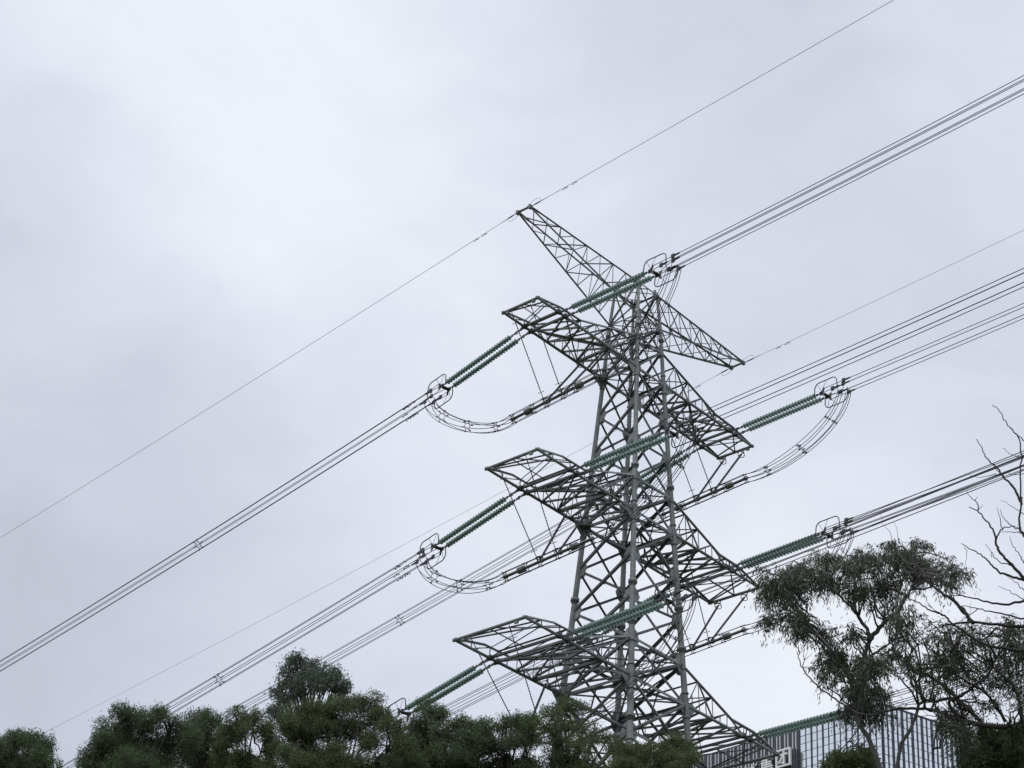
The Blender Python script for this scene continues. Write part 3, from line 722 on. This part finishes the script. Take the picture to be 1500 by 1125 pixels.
def sprays(rng, clumps, per_m2, nleaf, slen, droop, out=.6, jn=.035, upw=.25):
    """clumps: (centre, radii xyz).  Returns leaf positions and axes grown along many short drooping sprays."""
    PP, AA, SS = [], [], []
    for c, rad in clumps:
        rad = np.asarray(rad, float); n = max(6, int(per_m2*(rad[0]*rad[2]*4)))
        u = unit(rng, n); f = rng.uniform(.15, 1, n)**.55
        o = c+u*f[:, None]*rad
        d = u*out+unit(rng, n)*.6+np.array([0, 0, upw]); d /= np.linalg.norm(d, axis=1)[:, None]
        ln = slen*rng.uniform(.5, 1.3, n)
        SS.append((o, d, ln))
        t = (np.arange(nleaf)+.5)/nleaf
        p = o[:, None]+d[:, None]*(ln[:, None]*t)[..., None]-np.array([0, 0, 1.])*(droop*ln[:, None]*t**2)[..., None]
        p = p+rng.normal(0, jn, p.shape)
        a = d[:, None]*.5+unit(rng, n*nleaf).reshape(n, nleaf, 3)*.75-np.array([0, 0, 1.])*droop*1.5
        a /= np.linalg.norm(a, axis=2)[..., None]
        PP.append(p.reshape(-1, 3)); AA.append(a.reshape(-1, 3))
    return np.vstack(PP), np.vstack(AA), SS
def wiggle(rng, a, b, n, amp, sag=0.0):
    t = np.linspace(0, 1, n)[:, None]; p = a*(1-t)+b*t; L = np.linalg.norm(b-a)
    w = rng.normal(0, amp*L, (n, 3)); w[0] = 0; w[-1] = 0
    w = np.cumsum(w, 0)*.5; w -= t*w[-1]
    return p+w+np.array([0, 0, 1.])*sag*L*np.sin(np.pi*t)
def drawn_tree(name, label, dist, seed, scale, ox, oy, clumps, branches, lm, bm, basepx, per=.046, nleaf=8, L=8.5, W=1.6, droop=.85, slen=17, jit=1.6, twigs=0, group=None, nsub=5, up_=.25, sr=(.32, .72), scat=.45):
    rng = np.random.default_rng(seed)
    def pt(cx, cy, dz=0.0): return at(ox+cx/scale, oy+cy/scale, dist+dz)
    b = pt(*basepx); g = float(ground_z(b[0], b[1]))
    root = empty(name, (b[0], b[1], g)); tag(root, label, 'tree', group)
    m1 = np.linalg.norm(b-CAM)/FPX; m_px = m1/scale; u_ = m1/.0155; per = per/m1**2; L, W, slen = L*m1, W*m1, slen*m1
    cl = []
    for cx, cy, rx, ry in clumps:
        dz = rng.normal(0, jit)
        for q in range(nsub):
            c = pt(cx+rng.normal(0, rx*scat), cy+rng.normal(0, ry*scat), dz+rng.normal(0, .5)); s_ = rng.uniform(*sr)
            cl.append((c, (rx*m_px*s_, rx*m_px*s_, ry*m_px*s_)))
    tr = MB(); ends = []
    for br in branches:
        pts = br[1:]; r0, r1 = br[0]
        dz = rng.normal(0, jit*.5); n = len(pts)
        Q = np.array([pt(p[0], p[1], dz*i/n) for i, p in enumerate(pts)])
        if len(Q) > 2:                                     # smooth the drawn line
            t = np.linspace(0, len(Q)-1, (len(Q)-1)*5+1); ii = np.clip(t.astype(int), 0, len(Q)-2); f = (t-ii)[:, None]
            q0 = Q[np.clip(ii-1, 0, None)]; q1 = Q[ii]; q2 = Q[ii+1]; q3 = Q[np.clip(ii+2, None, len(Q)-1)]
            Q = .5*(2*q1+(q2-q0)*f+(2*q0-5*q1+4*q2-q3)*f*f+(3*q1-q0-3*q2+q3)*f**3)
            Q[1:-1] += rng.normal(0, .012, Q[1:-1].shape)
        if oy+pts[0][1]/scale > 1180:                      # a trunk: carry it down into the ground
            gz = float(ground_z(Q[0][0], Q[0][1])); n0 = len(Q)
            foot = Q[0].copy(); foot[2] = gz-.3
            if foot[2] < Q[0][2]-.2:
                tr.tube(np.array([foot, foot*.5+Q[0]*.5+rng.normal(0, .05, 3), Q[0]+[0, 0, .02]]), np.array([r0*1.45, r0*1.15, r0])*u_, 9, caps=True)
        tr.tube(Q, np.linspace(r0, r1, len(Q))*u_, 7, caps=True); ends.append(Q)
        for _ in range(0 if r0 < .009 else twigs if r0 < .09 else twigs//2):
            i = rng.integers(1, len(Q)); d = Q[i]-Q[i-1]; d = nrm(nrm(d)*.8+unit(rng, 1)[0]*.8+np.array([0, 0, .35])); ln = rng.uniform(.3, 1.1)*u_
            w_ = wiggle(rng, Q[i], Q[i]+d*ln, 6, .06); rr = min(r0*.4, .014)*u_; tr.tube(w_, np.linspace(rr, .004*u_, 6), 5, caps=False)
            for __ in range(2):
                a = w_[rng.integers(2, 5)]; d2 = nrm(d+unit(rng, 1)[0]*.9); tr.tube(wiggle(rng, a, a+d2*ln*.45, 4, .06), np.linspace(rr*.6, .003*u_, 4), 4, caps=False)
    if cl:
        allp = np.vstack(ends)
        for c, rad in cl:
            dd = np.linalg.norm(allp-c, axis=1); a = allp[np.argmin(dd+rng.uniform(0, .6, len(dd)))]
            tr.tube(wiggle(rng, a, c, 7, .07, .05), np.linspace(.026, .008, 7)*u_, 5, caps=False)
        pos, axs, SS = sprays(rng, cl, per, nleaf, slen, droop, .5, 2*m1, up_)
        for ci, (o, d, ln) in enumerate(SS):
            for q in rng.choice(len(o), max(1, len(o)//8), replace=False):
                e = o[q]+d[q]*ln[q]*.5-[0, 0, droop*ln[q]*.25]; tr.tube([cl[ci][0], o[q], e], [.008*u_, .006*u_, .003*u_], 4, caps=False)
        leaf_mesh('crown', pos, axs, L, W, lm, root, rng)
    tr.build('trunk', bm, root)
    return root
GT = 'round trees along the bottom of the view'
def bank_tree(name, label, dist, seed, ox, oy, sc, clumps, lm, bm='bark_dark', fork=None, group=GT, fill=True, **kw):
    """a tree of the bank: drawn clumps, a trunk below the frame and a limb to every clump"""
    rng = np.random.default_rng(seed+500)
    C_ = [((ox+a/sc)*2, (oy+b/sc-879)*2, c/sc*2, d/sc*2) for a, b, c, d in clumps]
    xs = [c[0] for c in C_]; mx = sum(xs)/len(xs); w = max(xs)-min(xs)
    low = [(x+rng.uniform(-9, 9), y+rng.uniform(-10, 10), 44, 34) for y in (488, 526, 566) for x in np.arange(min(xs)+24, max(xs)-14, 46)] if fill else []
    f = fork or (mx+rng.normal(0, 8), 560)
    br = [((.13, .09), (mx+rng.normal(0, 6), 900), (mx, 720), f)]
    for a, b, c, d in C_:
        m1 = (f[0]+(a-f[0])*.45+rng.normal(0, 8), f[1]+(b-f[1])*.4+rng.normal(0, 6))
        br.append(((.04, .010), f, m1, (a+rng.normal(0, 5), b)))
    opt = dict(nsub=5, per=.125, nleaf=9, L=4.0, W=1.15, droop=.18, slen=9, jit=1.2, up_=.45, sr=(.40, .80), scat=.36)
    opt.update(kw)
    return drawn_tree(name, label, dist, seed, 2.0, 0, 879, C_+low, br, lm, bm, (mx, 700), group=group, **opt)
bank_tree('tree', 'small round dark tree alone at the lower left corner', 98, 11, 0, 879, 2, [(10,440,40,40),(40,420,40,36),(85,412,42,34),(128,438,36,40),(60,470,55,40),(130,485,45,40),(15,480,40,40)], 'leaf_dark')
bank_tree('tree', 'dark green tree left of the lowest wire bundle, its crown rising in two humps', 94, 12, 0, 879, 2, [(275,465,38,36),(300,425,42,42),(335,380,42,36),(378,347,42,30),(425,355,38,32),(340,450,60,45),(410,420,60,45),(470,330,34,24),(500,370,40,38),(480,430,60,45),(258,492,36,24),(390,480,60,40),(540,400,36,40)], 'leaf_dark')
bank_tree('tree', 'narrow dark tree whose tip meets the descending wire bundle', 97, 13, 0, 879, 2, [(590,332,32,26),(562,368,34,34),(622,358,34,32),(600,410,50,45),(560,430,40,40),(645,410,32,40),(600,470,60,40)], 'leaf_dark')
bank_tree('tree', 'airy green tree with see-through lower branches left of the tall grey-green one', 91, 14, 0, 879, 2, [(700,352,38,26),(742,346,34,26),(675,392,36,36),(778,388,30,36),(722,385,30,24),(700,470,45,34),(790,445,32,40),(745,492,50,24),(655,450,30,40)], 'leaf_wattle')
bank_tree('gum_tree', 'tallest loose grey-green tree rising behind the yellowish bushy one', 112, 15, 370, 950, 10, [(650,120,80,60),(560,190,75,75),(700,220,80,70),(900,220,90,70),(980,310,90,80),(470,330,55,100),(600,380,120,100),(750,390,110,110),(900,420,90,90),(450,520,70,80),(580,560,100,80),(720,540,100,80),(1220,330,85,70),(1270,430,65,70),(1180,450,55,45),(1240,560,70,45),(1370,500,40,30),(1330,610,70,40),(330,650,100,60),(430,720,90,70),(550,720,80,60),(380,850,65,65),(270,900,55,50),(330,980,55,55),(860,560,55,70),(800,320,100,90),(870,300,80,70),(1070,480,80,80),(1100,390,75,65),(690,650,110,70),(1000,590,80,60)], 'leaf_grey', 'bark_pale', (900, 430), None, False, nsub=6, scat=.42, sr=(.36, .75), per=.07, nleaf=8, L=5.5, W=1.6, droop=.45, slen=11, up_=.2)
bank_tree('tree', 'broad yellowish green bushy tree in front of the tall grey-green one', 88, 16, 0, 879, 2, [(848,365,40,42),(895,335,50,36),(955,322,52,36),(1010,306,48,30),(1062,320,48,36),(1112,352,42,42),(1155,392,38,42),(880,410,60,50),(960,385,60,50),(850,450,46,50),(930,465,70,40),(1035,372,50,36),(1090,420,34,34),(1165,440,32,40),(985,440,45,35)], 'leaf_wattle')
bank_tree('tree', 'dull green tree below the lower left insulator string', 91, 17, 0, 879, 2, [(1250,338,44,30),(1300,338,42,30),(1342,362,38,26),(1392,375,38,38),(1218,380,40,45),(1290,400,60,50),(1370,420,60,45),(1240,440,60,45),(1330,465,80,35),(1200,450,50,40),(1420,430,26,40)], 'leaf_dark')
bank_tree('tree', 'low dark tree at the foot of the slanting rod insulator', 90, 18, 700, 985, 4.1667, [(200,295,55,40),(260,325,70,60),(150,345,60,55),(330,310,65,55),(220,420,90,60),(330,420,90,70),(120,450,80,60),(55,440,60,60),(30,365,40,60)], 'leaf_dark')
bank_tree('tree', 'feathery olive tree in front of the left tower leg', 88, 19, 700, 985, 4.1667, [(520,180,50,45),(560,235,75,55),(460,235,60,55),(640,248,65,50),(430,320,80,65),(540,330,90,70),(650,340,80,60),(700,390,70,60),(480,430,100,70),(620,450,100,70),(785,400,45,45)], 'leaf_wattle', per=.075)
bank_tree('tree', 'low feathery tree in front of the middle tower legs', 86, 20, 700, 985, 4.1667, [(900,478,55,34),(980,485,60,36),(840,455,55,45),(1050,468,45,45),(920,540,100,50)], 'leaf_wattle')
bank_tree('tree', 'low spiky tree top in front of the right tower leg', 88, 21, 700, 985, 4.1667, [(1180,425,46,44),(1232,432,46,42),(1292,462,36,36),(1140,475,56,46),(1220,500,80,50),(1320,525,50,40),(1080,525,60,50)], 'leaf_wattle')
bank_tree('tree', 'leafy shrub top at the bottom edge in front of the glass building', 62, 22, 1220, 1030, 6.818, [(80,575,50,44),(140,605,80,50),(40,640,60,40),(260,655,80,34),(330,665,60,34),(180,670,120,34)], 'leaf_wattle', L=8, W=2.4, slen=14)
bank_tree('tree', 'dense dark bush at the lower right corner', 58, 23, 1340, 960, 6.818, [(620,900,90,80),(760,860,110,90),(900,880,120,100),(1040,850,110,110),(560,1000,80,70),(700,1010,120,80),(860,1010,120,90),(1010,1010,120,100),(540,1090,80,60),(1100,960,90,110),(760,1090,150,60),(950,1090,150,60)], 'leaf_dark', L=8, W=2.2, slen=14, per=.1)

def px(x, y): return ((x-1100)*3.75, (y-740)*3.75)
GUM = [(110,420,70,90),(160,500,90,120),(100,620,50,90),(200,420,90,80),(260,360,90,70),(330,310,90,60),(300,430,80,90),(220,620,70,80),(290,690,60,70),(420,400,80,80),(450,330,90,70),(550,320,100,75),(560,420,80,60),(640,290,90,65),(720,330,100,90),(760,260,80,55),(850,235,80,50),(860,330,100,80),(960,310,90,75),(1060,345,80,65),(1120,365,45,45),(780,440,90,60),(900,420,70,60),(700,430,60,50),(1050,430,60,40),
       (740,560,55,60),(820,590,60,60),(790,640,60,50),(610,495,30,24),(400,700,50,60),(420,790,70,65),(480,860,80,70),(560,720,50,60),(380,900,60,55),(500,960,70,55),(570,870,70,80),(620,950,95,85),(600,1050,110,80),(700,1020,70,55),(680,850,55,55),(540,1120,60,60),(640,1130,80,60)]
GUMB = [((.06,.045), px(1290,1190), px(1287,1123), px(1272,1082), px(1257,1057), (575,1130), (600,960), (620,850), (645,760)),
        ((.05,.02), (645,760), (650,710), (600,630), (560,570), (500,510), (450,440), (400,380)), ((.06,.02), (650,745), (690,690), (740,640), (800,590), (840,520), (880,460), (900,400)),
        ((.05,.018), (590,1010), (520,890), (430,780), (340,690), (270,600), (220,500), (200,430)), ((.04,.015), (800,590), (810,480), (840,380), (820,300)), ((.04,.012), (560,570), (580,470), (560,380)),
        ((.048,.03), px(1310,1190), px(1315,1120), px(1320,1090), px(1334,1068), px(1343,1043), (930,1090), (1010,1060)), ((.035,.012), (620,850), (700,800), (760,760), (800,720))]
drawn_tree('gum_tree', 'drooping narrow-leaved gum tree at right covering the ends of two insulator strings', 60, 31, 3.75, 1100, 740, GUM, GUMB, 'leaf_gum', 'bark_pale', px(1290, 1120), nsub=7, sr=(.24, .60), scat=.54)
DRK = [(850,750,70,70),(900,850,90,70),(830,880,60,55),(760,850,50,45),(960,770,90,70),(1000,685,100,45),(1080,740,90,80),(1050,860,90,70),(1150,800,90,90),(1200,890,110,80),(1250,730,80,50),(1300,820,110,90),(1350,920,110,70),(1400,720,80,50),(1450,800,80,90),(1460,650,50,35),(1480,900,60,80),(1560,780,90,120),(1600,900,90,120),(1100,930,60,40),(950,930,50,40),(1250,990,70,30),(1450,1030,80,50),(1490,1110,60,50),(1400,985,70,40),(1150,1130,60,30),(1000,1010,60,30),(1300,1080,60,30),(1090,1190,50,50),(1190,1260,60,60),(1130,1300,50,50),(1150,1180,45,50),(1230,1210,50,60),(1060,1250,45,60),(1180,1340,50,50)]
DRKB = [((.22,.17), (1740,1700), (1700,1400), (1640,1260)), ((.075,.03), (1650,1270), (1500,1235), px(1440,1062), px(1410,1057), px(1383,1046), px(1353,1038)),
        ((.034,.010), px(1353,1038), px(1322,1038), px(1300,1041), px(1277,1048), px(1253,1043), px(1230,1028), px(1200,1007), px(1180,985), px(1172,970), px(1167,955)),
        ((.05,.015), px(1440,1062), px(1400,1020), px(1360,990), (900,920), (820,840), (760,740)), ((.05,.012), px(1410,1057), px(1390,1030), (1180,1030), (1300,930), (1350,830)), ((.045,.012), (1200,1130), (1100,1060), (1000,1080), (930,1040), (880,960), (850,860)),
        ((.05,.015), (1500,1235), (1480,1100), (1430,980), (1300,860), (1220,800)), ((.04,.012), (1400,1190), (1330,1080), (1250,1000), (1130,940), (1060,880)), ((.06,.02), (1640,1260), (1620,1000), (1530,860), (1440,760), (1400,700)),
        ((.03,.01), (1100,1060), (1060,980), (1080,880), (1120,800)), ((.03,.01), px(1383,1046), (1040,1190), (1010,1290), (1000,1400))]
drawn_tree('leafy_tree', 'dark broad leafy tree at the right edge with a long arching lower limb', 55, 32, 3.75, 1100, 740, DRK, DRKB, 'leaf_shade', 'bark_dark', (1740, 1500), per=.034, L=7.5, W=1.7, droop=.5, twigs=2, nsub=6, sr=(.24, .6), scat=.58)
def q(x, y): return (x, y)
BARE = [((0.177,0.1280), (1000,2900), (960,2200), (900,1700), (860,1350), (830,1150)), ((0.054,0.0280), (830,1150), (760,1020), (703,940), (640,870), (590,820)), ((0.034,0.0096), (590,820), (565,780), (555,720), (525,665), (470,600), (420,570)),
        ((0.015,0.0048), (470,600), (462,560), (450,540), (425,520), (405,488)), ((0.008,0.0040), (470,585), (492,560)), ((0.008,0.0040), (450,540), (463,518)),
        ((0.037,0.0080), (760,970), (703,950), (640,930), (580,910), (530,865), (490,825), (430,790), (380,758)), ((0.008,0.0032), (395,780), (410,800), (405,850), (388,900)),
        ((0.061,0.0320), (860,1350), (800,1000), (730,760), (690,700)), ((0.034,0.0160), (720,740), (690,700), (678,640), (688,560), (690,520)), ((0.020,0.0080), (690,560), (682,420), (690,330), (680,230), (650,185), (620,150), (590,100), (565,65), (540,50)),
        ((0.017,0.0064), (760,270), (703,230), (660,190), (625,155)), ((0.031,0.0080), (690,560), (665,500), (640,460), (590,410), (570,375), (530,340), (505,310), (480,260), (458,222)), ((0.020,0.0064), (668,505), (630,450), (580,400), (550,360)),
        ((0.010,0.0040), (703,610), (650,575), (585,535)), ((0.020,0.0064), (560,740), (580,690), (640,670), (690,690)), ((0.014,0.0048), (590,690), (580,640), (562,575)), ((0.014,0.0048), (680,690), (630,660), (600,630), (582,585)),
        ((0.014,0.0048), (640,875), (570,850), (540,810), (505,760)), ((0.011,0.0040), (538,830), (533,800)), ((0.017,0.0048), (760,710), (703,710), (640,700), (580,700)), ((0.014,0.0048), (703,860), (680,820), (640,760), (630,720)),
        ((0.012,0.0048), (760,400), (703,402), (640,402), (600,390)), ((0.011,0.0040), (703,320), (660,310), (620,290), (592,265)), ((0.010,0.0032), (560,400), (480,420), (400,400)),
        ((0.015,0.0048), (760,1010), (703,1000), (660,960), (610,925)), ((0.014,0.0048), (760,1060), (690,1040), (640,1010), (570,980))]
drawn_tree('bare_tree', 'leafless dark tree reaching in from the right edge', 48, 33, 3.515, 1300, 580, [], BARE, 'leaf_dark', 'bark_dead', (1000, 2400), twigs=0, jit=.8)
LIMB = [((.05,.015), (1750,700), (1650,690), (1500,670), (1350,655), (1200,645), (1100,655), (1030,660)), ((.05,.02), (1220,648), (1170,590), (1120,530), (1060,490), (990,435), (950,400)), ((.03,.01), (950,400), (925,350), (900,310), (860,290)),
        ((.045,.012), (1750,830), (1600,810), (1500,800), (1380,785), (1280,765), (1190,710), (1100,650), (1050,600), (990,580), (940,545), (860,510)), ((.04,.01), (1750,500), (1600,505), (1500,525), (1370,545), (1280,525), (1200,505), (1100,480)),
        ((.03,.008), (1750,640), (1600,620), (1480,620), (1350,590), (1250,570), (1160,550)), ((.03,.008), (1180,600), (1170,570), (1130,540), (1090,480), (1075,420)), ((.007,.003), (780,200), (760,150), (730,110), (712,50)), ((.006,.003), (812,190), (800,130), (782,90)),
        ((.12,.09), (2000,2200), (1900,1500), (1820,1000)), ((.09,.04), (1820,1000), (1780,800), (1740,640), (1740,520)), ((.06,.05), (1820,1000), (1780,850), (1745,800))]
drawn_tree('bare_tree', 'dark leafless tree with near horizontal limbs crossing the gum tree from the right', 52, 34, 3.75, 1100, 740, [], LIMB, 'leaf_dark', 'bark_dead', (2000, 1900), twigs=1, jit=.6)
